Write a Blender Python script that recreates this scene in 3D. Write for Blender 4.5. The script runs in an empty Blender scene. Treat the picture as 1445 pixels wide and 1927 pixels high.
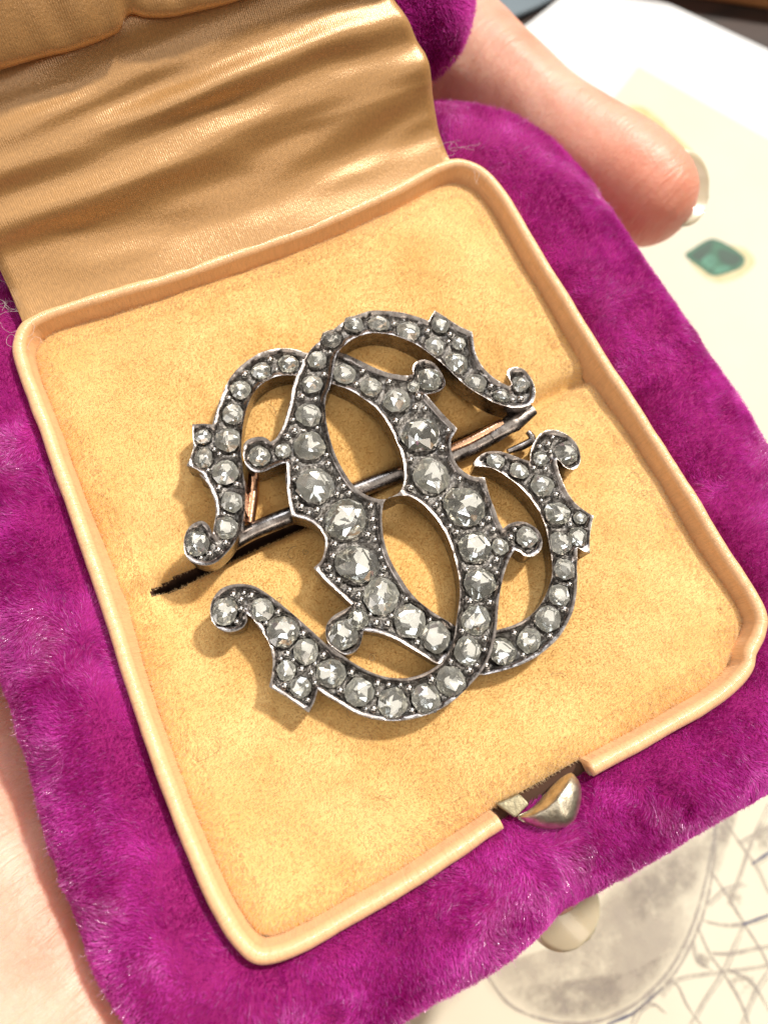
import bpy, bmesh, math, random
import numpy as np
from mathutils import Vector, Matrix, geometry, noise as mnoise

random.seed(7)
rng = np.random.default_rng(11)
U = 0.001                      # everything below is laid out in millimetres
scene = bpy.context.scene
C = scene.collection

# ------------------------------------------------------------------ camera
F = 1400.0                     # focal length in pixels of the 1445 x 1927 photograph
R = np.array([[0.892709, -0.44393, 0.077434],
              [-0.402611, -0.862901, -0.30546],
              [0.202421, 0.241511, -0.949051]])
CAM = np.array([-15.5975, -19.9313, 69.0544])
cd = bpy.data.cameras.new('camera'); cam = bpy.data.objects.new('camera', cd); C.objects.link(cam)
cd.sensor_fit = 'VERTICAL'; cd.sensor_height = 36.0; cd.lens = F / 1927.0 * 36.0
cd.clip_start = 0.002; cd.clip_end = 20.0
M = Matrix(((R[0][0], -R[1][0], -R[2][0], CAM[0] * U), (R[0][1], -R[1][1], -R[2][1], CAM[1] * U),
            (R[0][2], -R[1][2], -R[2][2], CAM[2] * U), (0, 0, 0, 1)))
cam.matrix_world = M
cd.dof.use_dof = True
cd.dof.focus_distance = 71.0 * U
cd.dof.aperture_fstop = (cd.lens * U) / (1.1 * U)      # entrance pupil about 1 mm
scene.camera = cam

# ------------------------------------------------------------------ light: sun through a window, the window's sky light, a dim room, added fill lamps
SUN_AZ, SUN_EL = math.radians(22), math.radians(50)
SUN_DIR = Vector((math.cos(SUN_EL) * math.cos(SUN_AZ), math.cos(SUN_EL) * math.sin(SUN_AZ), math.sin(SUN_EL)))
w = bpy.data.worlds.new('World'); scene.world = w; w.use_nodes = True
w.node_tree.nodes['Background'].inputs[0].default_value = (1.0, 0.88, 0.76, 1)
w.node_tree.nodes['Background'].inputs[1].default_value = 0.07
sl = bpy.data.lights.new('sun', 'SUN'); sl.energy = 5.0; sl.angle = math.radians(4.5); sl.color = (1.0, 0.93, 0.82)
so = bpy.data.objects.new('sun', sl); C.objects.link(so)
so.rotation_euler = SUN_DIR.to_track_quat('Z', 'Y').to_euler()
def area(name, loc, target, size, power, col):
    l = bpy.data.lights.new(name, 'AREA'); l.shape = 'RECTANGLE'; l.size, l.size_y = size; l.energy = power; l.color = col
    o = bpy.data.objects.new(name, l); C.objects.link(o); o.location = loc
    o.rotation_euler = (Vector(loc) - Vector(target)).to_track_quat('Z', 'Y').to_euler()
area('window', (0.30, 0.52, 0.55), (0, 0, 0), (0.30, 0.28), 3.0, (0.88, 0.94, 1.0))
area('side_fill', (-0.62, 0.10, 0.42), (0, 0, 0), (0.28, 0.24), 1.1, (1.0, 0.95, 0.9))  # added fill from the left, for reflections in the stones
area('front_fill', (0.10, -0.52, 0.66), (0, 0, 0), (0.30, 0.22), 1.1, (1.0, 0.88, 0.74))  # added fill from the front, stands in for light off the walls
area('overhead_fill', (-0.10, -0.06, 0.95), (0, 0, 0), (1.15, 0.95), 4.7, (1.0, 0.93, 0.83))  # large overhead fill, added to brighten the stones
vs = scene.view_settings
vs.view_transform = 'Standard'; vs.look = 'None'; vs.exposure = -0.18; vs.gamma = 1.0
scene.cycles.max_bounces = 16; scene.cycles.transmission_bounces = 12; scene.cycles.glossy_bounces = 12
scene.cycles.diffuse_bounces = 5; scene.cycles.sample_clamp_indirect = 5.0
scene.cycles.use_adaptive_sampling = True; scene.cycles.use_denoising = True
try: scene.cycles_curves.shape = 'THICK'
except Exception: pass
try: scene.cycles_curves.subdivisions = 2
except Exception: pass

# ------------------------------------------------------------------ placing
def ray(x, y): return R.T @ np.array([(x - 722.5) / F, (y - 963.5) / F, 1.0])
def at(x, y, z):
    d = ray(x, y); return CAM + d * ((z - CAM[2]) / d[2])
def on_plane(x, y, o, n):
    d = ray(x, y); return CAM + d * (((o - CAM) @ n) / (d @ n))
ZOOM = {'1': (330, 560, 3.5244), '2': (700, 560, 3.3605), '3': (330, 940, 3.5244), '4': (700, 900, 3.3605),
        'c': (520, 640, 3.4405), 'd': (500, 880, 3.2111), 'r': (880, 640, 4.588), 'l': (280, 880, 4.25), 'k': (880, 1380, 4.8167)}
def zp(k, x, y):
    a, b, s = ZOOM[k]; return (a + x / s, b + y / s)

# ------------------------------------------------------------------ helpers
def link(o, parent=None):
    C.objects.link(o)
    if parent is not None:
        o.parent = parent
        if parent.parent is None: o.matrix_parent_inverse = parent.matrix_basis.inverted()
    return o
def tag(o, label=None, cat=None, group=None, kind=None):
    if label: o['label'] = label
    if cat: o['category'] = cat
    if group: o['group'] = group
    if kind: o['kind'] = kind
    return o
def thing(name, loc, label, cat, group=None):
    o = bpy.data.objects.new(name, None); o.location = Vector(loc) * U; o.empty_display_size = .005
    C.objects.link(o); return tag(o, label, cat, group)
def mesh(name, verts, faces, mat, parent=None, smooth=True, uv=None, sharp=None):
    me = bpy.data.meshes.new(name)
    me.from_pydata([tuple(float(c) * U for c in v) for v in verts], [], [tuple(int(i) for i in f) for f in faces])
    me.materials.append(mat)
    if smooth: me.polygons.foreach_set('use_smooth', [True] * len(me.polygons))
    if uv is not None:
        l = me.uv_layers.new(name='UVMap'); vi = np.empty(len(me.loops), int); me.loops.foreach_get('vertex_index', vi)
        l.data.foreach_set('uv', np.asarray(uv, float)[vi].ravel())
    me.update()
    if sharp: me.set_sharp_from_angle(angle=math.radians(sharp))
    return link(bpy.data.objects.new(name, me), parent)
def grid_faces(n, m, close=False):
    f = []
    for i in range(n if close else n - 1):
        a = i * m; b = ((i + 1) % n) * m
        for j in range(m - 1): f.append((a + j, b + j, b + j + 1, a + j + 1))
    return f
def fibres(name, pts, mat, rad, parent=None, tip=.35):
    """pts: (n, k, 3) in mm -> one hair-curves object"""
    n, k, _ = pts.shape
    cu = bpy.data.hair_curves.new(name); cu.add_curves([k] * n)
    cu.attributes['position'].data.foreach_set('vector', (pts * U).astype(np.float32).ravel())
    ra = cu.attributes.get('radius') or cu.attributes.new('radius', 'FLOAT', 'POINT')
    prof = np.linspace(1, tip, k)[None, :] * (rad if np.ndim(rad) else np.full(n, rad))[:, None]
    ra.data.foreach_set('value', (prof * U).astype(np.float32).ravel())
    cu.materials.append(mat)
    return link(bpy.data.objects.new(name, cu), parent)
def catmull(P, close=False, step=1.0, sharp=()):
    """smooth curve through P; indices in sharp stay corners"""
    P = np.asarray(P, float); n = len(P); out = []
    rngi = range(n if close else n - 1)
    for i in rngi:
        p1, p2 = P[i], P[(i + 1) % n]
        p0 = P[i - 1] if (close or i > 0) else 2 * p1 - p2
        p3 = P[(i + 2) % n] if (close or i + 2 < n) else 2 * p2 - p1
        if i in sharp: p0 = 2 * p1 - p2
        if (i + 1) % n in sharp: p3 = 2 * p2 - p1
        L = np.linalg.norm(p2 - p1); k = max(2, int(math.ceil(L / step)))
        d01 = max(np.linalg.norm(p1 - p0), 1e-6) ** .5; d12 = max(L, 1e-6) ** .5; d23 = max(np.linalg.norm(p3 - p2), 1e-6) ** .5
        m1 = (p2 - p1) + d12 * ((p1 - p0) / d01 - (p2 - p0) / (d01 + d12)); m2 = (p2 - p1) + d12 * ((p3 - p2) / d23 - (p3 - p1) / (d12 + d23))
        for q in range(k):
            t = q / k; t2, t3 = t * t, t ** 3
            out.append((2 * t3 - 3 * t2 + 1) * p1 + (t3 - 2 * t2 + t) * m1 + (-2 * t3 + 3 * t2) * p2 + (t3 - t2) * m2)
    if not close: out.append(P[-1])
    return np.array(out)
def sdist(Q, poly, chunk=300):
    """signed distance of points Q to a closed polygon, inside positive"""
    Q = np.asarray(Q, np.float32); P_ = np.asarray(poly, np.float32)
    ax_, ay_ = P_[:, 0], P_[:, 1]; bx_, by_ = np.roll(ax_, -1), np.roll(ay_, -1); dx, dy = bx_ - ax_, by_ - ay_
    il = 1 / (dx * dx + dy * dy + 1e-9); sl_ = dx / np.where(dy == 0, 1e-9, dy)
    out = np.empty(len(Q))
    for s in range(0, len(Q), chunk):
        qx = Q[s:s + chunk, 0:1]; qy = Q[s:s + chunk, 1:2]; ex = qx - ax_; ey = qy - ay_
        t = np.clip((ex * dx + ey * dy) * il, 0, 1)
        fx = ex - t * dx; fy = ey - t * dy
        d = np.sqrt((fx * fx + fy * fy).min(1))
        c = ((ay_ > qy) != (by_ > qy)) & (ex < sl_ * ey)
        out[s:s + chunk] = np.where(c.sum(1) % 2 == 1, d, -d)
    return out
def resample(P, n, close=True):
    Q = np.vstack([P, P[:1]]) if close else P
    s = np.r_[0, np.cumsum(np.linalg.norm(np.diff(Q, axis=0), axis=1))]
    t = np.linspace(0, s[-1], n, endpoint=not close)
    return np.stack([np.interp(t, s, Q[:, i]) for i in range(Q.shape[1])], 1)
def smooth_closed(P, it):
    for _ in range(it): P = .25 * np.roll(P, 1, 0) + .5 * P + .25 * np.roll(P, -1, 0)
    return P
class VNoise:
    """cheap smooth value noise on numpy arrays"""
    def __init__(self, seed): self.t = np.random.default_rng(seed).random((64, 64, 8)) * 2 - 1
    def __call__(self, x, y, k=0):
        xi = np.floor(x).astype(int); yi = np.floor(y).astype(int); fx = x - xi; fy = y - yi
        fx = fx * fx * (3 - 2 * fx); fy = fy * fy * (3 - 2 * fy); t = self.t
        g = lambda a, b: t[a % 64, b % 64, k]
        return (g(xi, yi) * (1 - fx) + g(xi + 1, yi) * fx) * (1 - fy) + (g(xi, yi + 1) * (1 - fx) + g(xi + 1, yi + 1) * fx) * fy
    def fbm(self, x, y, k=0, o=3): return sum(self(x * 2 ** i, y * 2 ** i, (k + i) % 8) * .5 ** i for i in range(o))
VN = VNoise(5)
def unit(a): return a / (np.linalg.norm(a, axis=-1, keepdims=True) + 1e-9)

# ------------------------------------------------------------------ materials
class Mat:
    def __init__(self, name, color=(.8, .8, .8), rough=.5, metal=0, **kw):
        self.m = bpy.data.materials.new(name); self.m.use_nodes = True
        self.nt = self.m.node_tree; self.b = self.nt.nodes['Principled BSDF']
        self.set('Base Color', (*color, 1)); self.set('Roughness', rough); self.set('Metallic', metal)
        for k, v in kw.items(): self.set(k.replace('_', ' '), v)
    def set(self, k, v): self.b.inputs[k].default_value = v
    def node(self, t, **kw):
        n = self.nt.nodes.new(t)
        for k, v in kw.items():
            if k.startswith('i_'): n.inputs[k[2:].replace('_', ' ')].default_value = v
            else: setattr(n, k, v)
        return n
    def wire(self, a, b): self.nt.links.new(a, b)
    def coords(self, kind='Object', scale=(1000, 1000, 1000)):
        t = self.node('ShaderNodeTexCoord'); m = self.node('ShaderNodeMapping'); m.inputs['Scale'].default_value = scale
        self.wire(t.outputs[kind], m.inputs['Vector']); return m.outputs['Vector']
    def noise(self, vec, scale, detail=3, rough=.55, dist=0):
        n = self.node('ShaderNodeTexNoise'); n.inputs['Scale'].default_value = scale; n.inputs['Detail'].default_value = detail
        n.inputs['Roughness'].default_value = rough; n.inputs['Distortion'].default_value = dist
        self.wire(vec, n.inputs['Vector']); return n.outputs['Fac']
    def ramp(self, fac, stops):
        r = self.node('ShaderNodeValToRGB'); e = r.color_ramp.elements
        while len(e) < len(stops): e.new(.5)
        for s, (p, c) in zip(e, stops): s.position = p; s.color = (*c, 1) if len(c) == 3 else c
        self.wire(fac, r.inputs[0]); return r.outputs[0]
    def bump(self, h, strength=.3, dist=.0001, prev=None):
        b = self.node('ShaderNodeBump'); b.inputs['Strength'].default_value = strength; b.inputs['Distance'].default_value = dist
        self.wire(h, b.inputs['Height'])
        if prev is not None: self.wire(prev, b.inputs['Normal'])
        self.wire(b.outputs[0], self.b.inputs['Normal']); return b.outputs[0]

def fibre_mat(name, c0, c1, rough=.4, gloss=.08, scale=.35, trans=.4, lo_=.45, hi_=1.0, rnd=.5, gc=(1, 1, 1, 1), edge=None):
    m = Mat(name, c0, rough); nt = m.nt
    v = m.coords(); f = m.noise(v, scale, 3)
    h = m.node('ShaderNodeHairInfo')
    a = m.node('ShaderNodeMath', operation='MULTIPLY_ADD'); m.wire(h.outputs['Random'], a.inputs[0]); a.inputs[1].default_value = rnd
    m.wire(f, a.inputs[2])
    col = m.ramp(a.outputs[0], [(lo_, c0), (hi_, c1)])
    if edge:          # colour goes over to a paler cream towards the borders
        vm = m.node('ShaderNodeVectorMath', operation='MULTIPLY'); m.wire(v, vm.inputs[0]); vm.inputs[1].default_value = (1 / 27., 1 / 31., 0)
        ln = m.node('ShaderNodeVectorMath', operation='LENGTH'); m.wire(vm.outputs[0], ln.inputs[0])
        ad = m.node('ShaderNodeMath', operation='MULTIPLY_ADD'); m.wire(f, ad.inputs[0]); ad.inputs[1].default_value = .7; m.wire(ln.outputs['Value'], ad.inputs[2])
        mr = m.node('ShaderNodeMapRange'); m.wire(ad.outputs[0], mr.inputs['Value']); mr.inputs['From Min'].default_value = .85; mr.inputs['From Max'].default_value = 1.4; mr.inputs['To Max'].default_value = .85
        mc = m.node('ShaderNodeMix', data_type='RGBA'); m.wire(mr.outputs[0], mc.inputs['Factor']); m.wire(col, mc.inputs['A']); mc.inputs['B'].default_value = (*edge, 1); col = mc.outputs['Result']
    d = m.node('ShaderNodeBsdfDiffuse'); t = m.node('ShaderNodeBsdfTranslucent'); g = m.node('ShaderNodeBsdfGlossy'); g.inputs['Roughness'].default_value = rough; g.inputs['Color'].default_value = gc
    for n in (d, t): m.wire(col, n.inputs['Color'])
    x = m.node('ShaderNodeMixShader'); x.inputs[0].default_value = trans; m.wire(d.outputs[0], x.inputs[1]); m.wire(t.outputs[0], x.inputs[2])
    y = m.node('ShaderNodeMixShader'); y.inputs[0].default_value = gloss; m.wire(x.outputs[0], y.inputs[1]); m.wire(g.outputs[0], y.inputs[2])
    nt.links.new(y.outputs[0], nt.nodes['Material Output'].inputs['Surface']); nt.nodes.remove(m.b)
    return m.m
M_PURPLE = fibre_mat('purple_velvet_fibre', (.38, .001, .19), (.90, .10, .70), .36, .07, .16, .35, .50, .96, .36, (1, .62, .92, 1))
M_CREAM = fibre_mat('cream_velvet_fibre', (.66, .42, .15), (.85, .61, .29), .5, .03, .07, .5, .40, .85, .35, edge=(.88, .74, .53))
M_GLINT = fibre_mat('painted_glint_fibre', (.75, .10, .58), (.95, .45, .85), .18, .30, .35, .3, gc=(1, .8, .95, 1))  # paler pink stands for glints on the nap
m = Mat('purple_velvet_backing', (.26, .002, .12), .9); M_PURPLE_BASE = m.m
m = Mat('cream_velvet_backing', (.68, .43, .16), .9); v = m.coords()
m.wire(m.ramp(m.noise(v, .16, 4), [(.3, (.66, .40, .13)), (.7, (.80, .54, .22))]), m.b.inputs['Base Color']); m.bump(m.noise(v, 3, 2), .3, .0001); M_CREAM_BASE = m.m

def satin(name, col, pitch, rough=.34, b1=.3, b2=.6, st=(6, .9, 1), cv=.86, met=0):
    m = Mat(name, col, rough, met); m.set('Specular IOR Level', .8)
    try: m.set('Sheen Weight', .5); m.set('Sheen Roughness', .3); m.set('Sheen Tint', (1, .9, .75, 1))
    except Exception: pass
    uv = m.coords('UV', (1, 1, 1))
    wv = m.node('ShaderNodeTexWave', bands_direction='X'); wv.inputs['Scale'].default_value = 1 / pitch * .314; wv.inputs['Distortion'].default_value = 1.2
    wv.inputs['Detail'].default_value = 2; wv.inputs['Detail Scale'].default_value = 3
    m.wire(uv, wv.inputs['Vector'])
    mp = m.node('ShaderNodeMapping'); mp.inputs['Scale'].default_value = st; m.wire(uv, mp.inputs['Vector'])
    n = m.noise(mp.outputs[0], 1.0, 3, .6)
    b = m.bump(wv.outputs['Fac'], b1, .00005); m.bump(n, b2, .00011, b)
    mx = m.ramp(m.noise(mp.outputs[0], .7, 3), [(.3, tuple(c * cv for c in col)), (.7, tuple(min(1, c * 1.1) for c in col))])
    m.wire(mx, m.b.inputs['Base Color'])
    return m.m
M_PIPING = satin('peach_satin_piping', (.87, .51, .265), .15, rough=.20, b1=.35, b2=.8, st=(9, .8, 1), cv=.94)
M_SATIN = satin('gold_satin_lining', (.50, .27, .098), .22, rough=.34, b1=.26, b2=.25, st=(5, 4, 1), met=.22)

m = Mat('tarnished_silver', (.5, .48, .46), .28, 1.0); v = m.coords()
f = m.noise(v, 1.3, 5, .65); m.wire(m.ramp(f, [(.34, (.15, .125, .115)), (.52, (.27, .24, .225)), (.74, (.42, .39, .37))]), m.b.inputs['Base Color'])
m.wire(m.ramp(m.noise(v, 2.6, 4), [(.3, (.2, .2, .2)), (.7, (.34, .34, .34))]), m.b.inputs['Roughness']); m.bump(m.noise(v, 4, 4, .6), .2, .00006); M_SILVER = m.m
m = Mat('blackened_silver', (.2, .19, .19), .34, 1.0); v = m.coords()
m.wire(m.ramp(m.noise(v, 3, 4), [(.35, (.09, .08, .075)), (.7, (.36, .34, .32))]), m.b.inputs['Base Color']); m.bump(m.noise(v, 5, 4, .6), .8, .00018); M_BED = m.m
m = Mat('silver_bead', (.62, .60, .58), .2, 1.0); M_BEAD = m.m
m = Mat('rose_gold', (.86, .50, .32), .24, 1.0); v = m.coords(); m.bump(m.noise(v, 3, 3), .3, .0001); M_ROSE = m.m
m = Mat('worn_nickel', (.80, .72, .56), .42, 1.0); v = m.coords(); m.bump(m.noise(v, .9, 4), .5, .00025)
m.wire(m.ramp(m.noise(v, 1.1, 4), [(.3, (.52, .44, .32)), (.7, (.84, .77, .62))]), m.b.inputs['Base Color']); M_NICKEL = m.m
m = Mat('painted_gap_shade', (.055, .022, .010), .9); M_SLIT = m.m  # shade inside the slit and clasp gap, painted as dark brown
m = Mat('dull_brass_tongue', (.30, .26, .17), .5, .7); v = m.coords(); m.bump(m.noise(v, 2, 3), .4, .0002); M_TONGUE = m.m
m = Mat('rose_cut_diamond', (.97, .98, .97), .02); m.set('Transmission Weight', 1.0); m.set('IOR', 1.9); nt = m.nt
oi = m.node('ShaderNodeObjectInfo'); va = m.node('ShaderNodeVectorMath', operation='ADD'); m.wire(m.coords(), va.inputs[0]); m.wire(oi.outputs['Random'], va.inputs[1])
d_ = m.node('ShaderNodeBsdfDiffuse'); m.wire(m.ramp(m.noise(va.outputs[0], 1.3, 4, .65), [(.35, (.42, .41, .37)), (.65, (.92, .92, .88))]), d_.inputs['Color'])
y_ = m.node('ShaderNodeMixShader'); mr_ = m.node('ShaderNodeMapRange'); mr_.inputs['To Min'].default_value = .06; mr_.inputs['To Max'].default_value = .22; m.wire(oi.outputs['Random'], mr_.inputs['Value']); m.wire(mr_.outputs[0], y_.inputs[0]); m.wire(m.b.outputs[0], y_.inputs[1]); m.wire(d_.outputs[0], y_.inputs[2])
m.wire(y_.outputs[0], nt.nodes['Material Output'].inputs['Surface']); M_DIAMOND = m.m
m = Mat('foil_backing', (.95, .94, .90), .04, 1.0); M_FOIL = m.m

# ================================================================== jewellery box: base
PIPE_PX = [(38, 655), (52, 618), (84, 597), (125, 581), (311, 527), (498, 463), (623, 414), (747, 358), (828, 317), (868, 311), (906, 327),
           (945, 371), (994, 454), (1042, 533), (1114, 647), (1162, 726), (1207, 793), (1251, 861), (1296, 935), (1337, 1003), (1381, 1072),
           (1416, 1128), (1430, 1166), (1424, 1197), (1409, 1230), (1407, 1250), (1391, 1275), (1347, 1313), (1272, 1358), (1197, 1400), (1111, 1446),
           (1024, 1496), (936, 1546), (871, 1592), (795, 1645), (720, 1690), (648, 1731), (573, 1772), (523, 1793), (486, 1796), (457, 1772),
           (413, 1702), (369, 1611), (324, 1499), (279, 1369), (239, 1247), (207, 1150), (173, 1050), (137, 945), (101, 845), (68, 757), (45, 690)]
PIPE = np.array([at(x, y, 0.6)[:2] for x, y in PIPE_PX])
PIPE = resample(catmull(PIPE, True, .4), 900)
def loop_normals(P):
    t = unit(np.roll(P, -1, 0) - np.roll(P, 1, 0)); return np.stack([t[:, 1], -t[:, 0]], 1)
def ensure_outward(P, N): return N if sdist(P[:1] + N[:1] * .3, P)[0] < 0 else -N
NOUT = ensure_outward(PIPE, loop_normals(PIPE))
ARC = np.r_[0, np.cumsum(np.linalg.norm(np.diff(np.vstack([PIPE, PIPE[:1]]), axis=0), axis=1))]
GAP_A, GAP_B = at(939, 1546, .6)[:2], at(1108, 1446, .6)[:2]
ia = int(np.argmin(np.linalg.norm(PIPE - GAP_A, axis=1))); ib = int(np.argmin(np.linalg.norm(PIPE - GAP_B, axis=1)))

box = thing('jewellery_box', (0, 0, -22), 'open purple velvet jewellery box with cream velvet pad and peach satin piping', 'jewellery box')

# velvet covered rim and sides, swept outwards from the piping
RIM = smooth_closed(PIPE, 30)
RN = ensure_outward(RIM, unit(smooth_closed(loop_normals(RIM), 40)))
RPROF = catmull([(.2, -1.2), (1.0, -.35), (2.4, .35), (4.4, .45), (6.4, -.1), (8.2, -1.2), (9.5, -2.9), (10.0, -5.0), (9.9, -8.0), (9.4, -13.0), (8.6, -18.0), (6.5, -21.4), (2.5, -22.0)], False, .35)
def rim_point(i, p):
    """base of the pile at ring index i (array) and profile (offset, z)"""
    b = RIM[i]; n = RN[i]
    s = ARC[i]
    wob = .28 * VN.fbm(s * .12, p[:, 0] * .25, 1) * np.clip(p[:, 0] / 3, 0, 1)
    kx = 1 + .42 * np.clip(n[:, 0] * 1.3, 0, 1) + .16 * np.clip(-n[:, 0] * 1.3, 0, 1); kx = np.maximum(kx, 1 + .38 * np.clip(n[:, 1] * 1.3, 0, 1))
    xy = b + n * (p[:, 0] * kx + wob * .4)[:, None]
    bk = np.clip((n[:, 1] - .75) / .2, 0, 1) * np.clip((24.5 - np.abs(b[:, 0])) / 1.5, 0, 1)
    return np.column_stack([xy, p[:, 1] + wob - 3.5 * bk])
ri = np.arange(0, 900, 3); nP = len(RPROF)
V = np.vstack([rim_point(np.full(nP, i), RPROF) for i in ri])
base_rim = mesh('velvet_rim', V, grid_faces(len(ri), nP, True) + [tuple(k * nP + nP - 1 for k in range(len(ri)))], M_PURPLE_BASE, box)

def rim_fibres(n, tmax, seed):
    g = np.random.default_rng(seed)
    i = g.integers(0, 900, n); t = g.random(n) * tmax
    k = np.arange(nP); off = np.interp(t, k, RPROF[:, 0]); zz = np.interp(t, k, RPROF[:, 1])
    pr = np.column_stack([off, zz])
    fr = g.random(n)
    P0 = rim_point(i, pr); Pn = rim_point((i + 1) % 900, pr); P0 = P0 + (Pn - P0) * fr[:, None]
    Pt = rim_point(i, np.column_stack([np.interp(t + .3, k, RPROF[:, 0]), np.interp(t + .3, k, RPROF[:, 1])]))
    along = unit(Pn - rim_point(i, pr)); down = unit(Pt - rim_point(i, pr)); nor = np.cross(along, down); nor = np.where((nor[:, 2:3] < 0) & (pr[:, 1:2] > -3), -nor, nor)
    fl = (nor * np.column_stack([RN[i], np.zeros(n)])).sum(1); nor = np.where((pr[:, 1] <= -3)[:, None] & (fl[:, None] < 0), -nor, nor)
    s = ARC[i]
    # the nap lies over in patches: thumbed, stroked and crushed areas
    q1 = VN.fbm(P0[:, 0] * .17, P0[:, 1] * .17, 2); q2 = VN.fbm(P0[:, 0] * .21 + 9, P0[:, 1] * .21, 4); q3 = VN.fbm(P0[:, 0] * .6, P0[:, 1] * .6, 0)
    ang = 1.0 + 2.6 * q1 + .7 * q3
    lean = np.clip(.6 + 1.3 * q2 + .3 * q3, .05, 1.9)
    d = unit(nor + lean[:, None] * (np.cos(ang)[:, None] * down + np.sin(ang)[:, None] * along) + g.normal(0, .16, (n, 3)))
    L = (.52 + .12 * q3) * g.uniform(.55, 1.1, n)
    bend = down * .2 + g.normal(0, .2, (n, 3)); bend[:, 2] -= .1
    tt = np.array([0, .5, 1.0])
    pts = P0[:, None, :] - nor[:, None, :] * .05 + d[:, None, :] * (tt[None, :, None] * L[:, None, None]) + bend[:, None, :] * (tt ** 2)[None, :, None] * L[:, None, None] * .35
    return pts
tmax = float(np.argmin(abs(RPROF[:, 1] + 7) + (np.arange(nP) < 20) * 99))
tag(fibres('velvet_pile', rim_fibres(400000, tmax, 3), M_PURPLE, rng.uniform(.016, .026, 400000), box), kind='stuff')

# sparse longer, glossier fibres; glints also painted in as a paler pink
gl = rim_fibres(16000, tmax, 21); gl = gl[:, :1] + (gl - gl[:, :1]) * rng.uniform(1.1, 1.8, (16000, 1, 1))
tag(fibres('painted_glint_pile', gl, M_GLINT, rng.uniform(.012, .020, 16000), box), kind='stuff')

# satin piping: a fabric tube and the strip that runs down to the pad
PPROF = [(-.88, -1.2)] + [(-.68 * math.sin(a), .50 + .74 * math.cos(a)) for a in np.linspace(math.pi * .72, -math.pi * .55, 15)] + [(.78, .0), (.94, -1.0), (1.2, -2.6)]
PPROF = np.array([(-o, z) for o, z in PPROF])      # now offset is outward positive
run = [(ib + k) % 900 for k in range(0, (ia - ib) % 900 + 1)] if ((ia - ib) % 900) > 450 else [(ia + k) % 900 for k in range(0, (ib - ia) % 900 + 1)]
run_s = np.array([ARC[i] for i in run]); 
def pipe_ring(i):
    s = ARC[i]
    wob = .07 * VN.fbm(np.array([s * .15]), np.array([3.3]), 3)[0]; rad = 1 + .04 * VN.fbm(np.array([s * .5]), np.array([7.7]), 5)[0]
    zz = .10 * VN.fbm(np.array([s * .15]), np.array([1.2]), 6)[0]
    b = PIPE[i]; n = NOUT[i]
    return [(*(b + n * (o * rad + wob)), z * rad + zz) for o, z in PPROF]
V = []; UVs = []; s_acc = 0; prev = None
plen = np.r_[0, np.cumsum(np.linalg.norm(np.diff(PPROF, axis=0), axis=1))]
for i in run:
    r_ = pipe_ring(i); V += r_
    if prev is not None: s_acc += np.linalg.norm(PIPE[i] - PIPE[prev])
    prev = i; UVs += [(s_acc, l) for l in plen]
m_ = len(PPROF); n_ = len(run)
caps = [tuple(range(m_)), tuple((n_ - 1) * m_ + j for j in range(m_))[::-1]]
gapi = [(ia + k) % 900 for k in range((ib - ia) % 900 + 1)] if ((ib - ia) % 900) < 450 else [(ib + k) % 900 for k in range((ia - ib) % 900 + 1)]
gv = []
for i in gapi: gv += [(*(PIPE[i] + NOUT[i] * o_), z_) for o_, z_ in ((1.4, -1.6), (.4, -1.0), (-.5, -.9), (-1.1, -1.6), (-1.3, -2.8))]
mesh('clasp_seat', gv, grid_faces(len(gapi), 5), M_SLIT, box, uv=[(k // 5 * .25, k % 5) for k in range(len(gv))])  # strip in the clasp gap, coloured with the gap's painted shade
piping = mesh('piping', V, grid_faces(n_, m_) + caps, M_PIPING, box, uv=UVs)

# cream velvet pad with the pin slit across it
PADC = PIPE - NOUT * .80
SL0, SL1 = at(262, 1122, -1.5)[:2], at(1092, 712, -1.5)[:2]
SD = unit(SL1 - SL0); SN = np.array([-SD[1], SD[0]]); SLEN = np.linalg.norm(SL1 - SL0)
lo = PADC.min(0) - .3; hi = PADC.max(0) + .3; h = .20
gx = np.arange(lo[0], hi[0], h); gy = np.arange(lo[1], hi[1], h)
GX, GY = np.meshgrid(gx, gy, indexing='ij'); Q = np.column_stack([GX.ravel(), GY.ravel()])
PADC2 = resample(PADC, 160)
def pad_height(Q, d=None):
    if d is None: d = sdist(Q, PADC2)
    e = np.clip(d, 0, 2.0); edge = 2.0 - np.sqrt(np.maximum(2.0 ** 2 - (2.0 - e) ** 2, 0))
    s = (Q - SL0) @ SD; tt = (Q - SL0) @ SN
    wob = tt - .35 * np.sin(s * .23) * np.sin(np.clip(s / SLEN, 0, 1) * math.pi)
    z = -.60 - .45 * edge - 2.0 * np.exp(-(wob / 6.5) ** 2) * np.clip((SLEN + 3 - s) / 10, 0.3, 1) * np.clip((s + 8) / 10, 0, 1) + .22 * VN.fbm(Q[:, 0] * .11, Q[:, 1] * .11, 2) + .04 * VN.fbm(Q[:, 0] * .7, Q[:, 1] * .7, 5)
    z += .35 * np.exp(-((wob - 2.0) / 1.2) ** 2) * np.exp(-((s - 1) / 5) ** 2)
    z -= 1.0 * np.exp(-(wob / .9) ** 2) * (np.clip((s - SLEN + 9) / 6, 0, 1) + .35 * np.clip((s + 6) / 4, 0, 1))
    open_ = np.clip((s - 1.0) / 2.5, 0, 1) * np.clip((SLEN - 8 - s) / 4, 0, 1)
    wdt = .24 + .30 * open_ * np.clip(1.6 - s / SLEN * 1.6, .3, 1)
    z -= 8.0 * np.clip(open_ * 3, 0, 1) * (abs(wob) < wdt) + .7 * np.clip(open_ * 2, 0, 1) * np.exp(-(np.maximum(abs(wob) - wdt, 0) / .45) ** 2)
    return z, wob, wdt * (open_ > 0)
D = sdist(Q, PADC2); PZ, PW, PWD = pad_height(Q, D)
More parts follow.
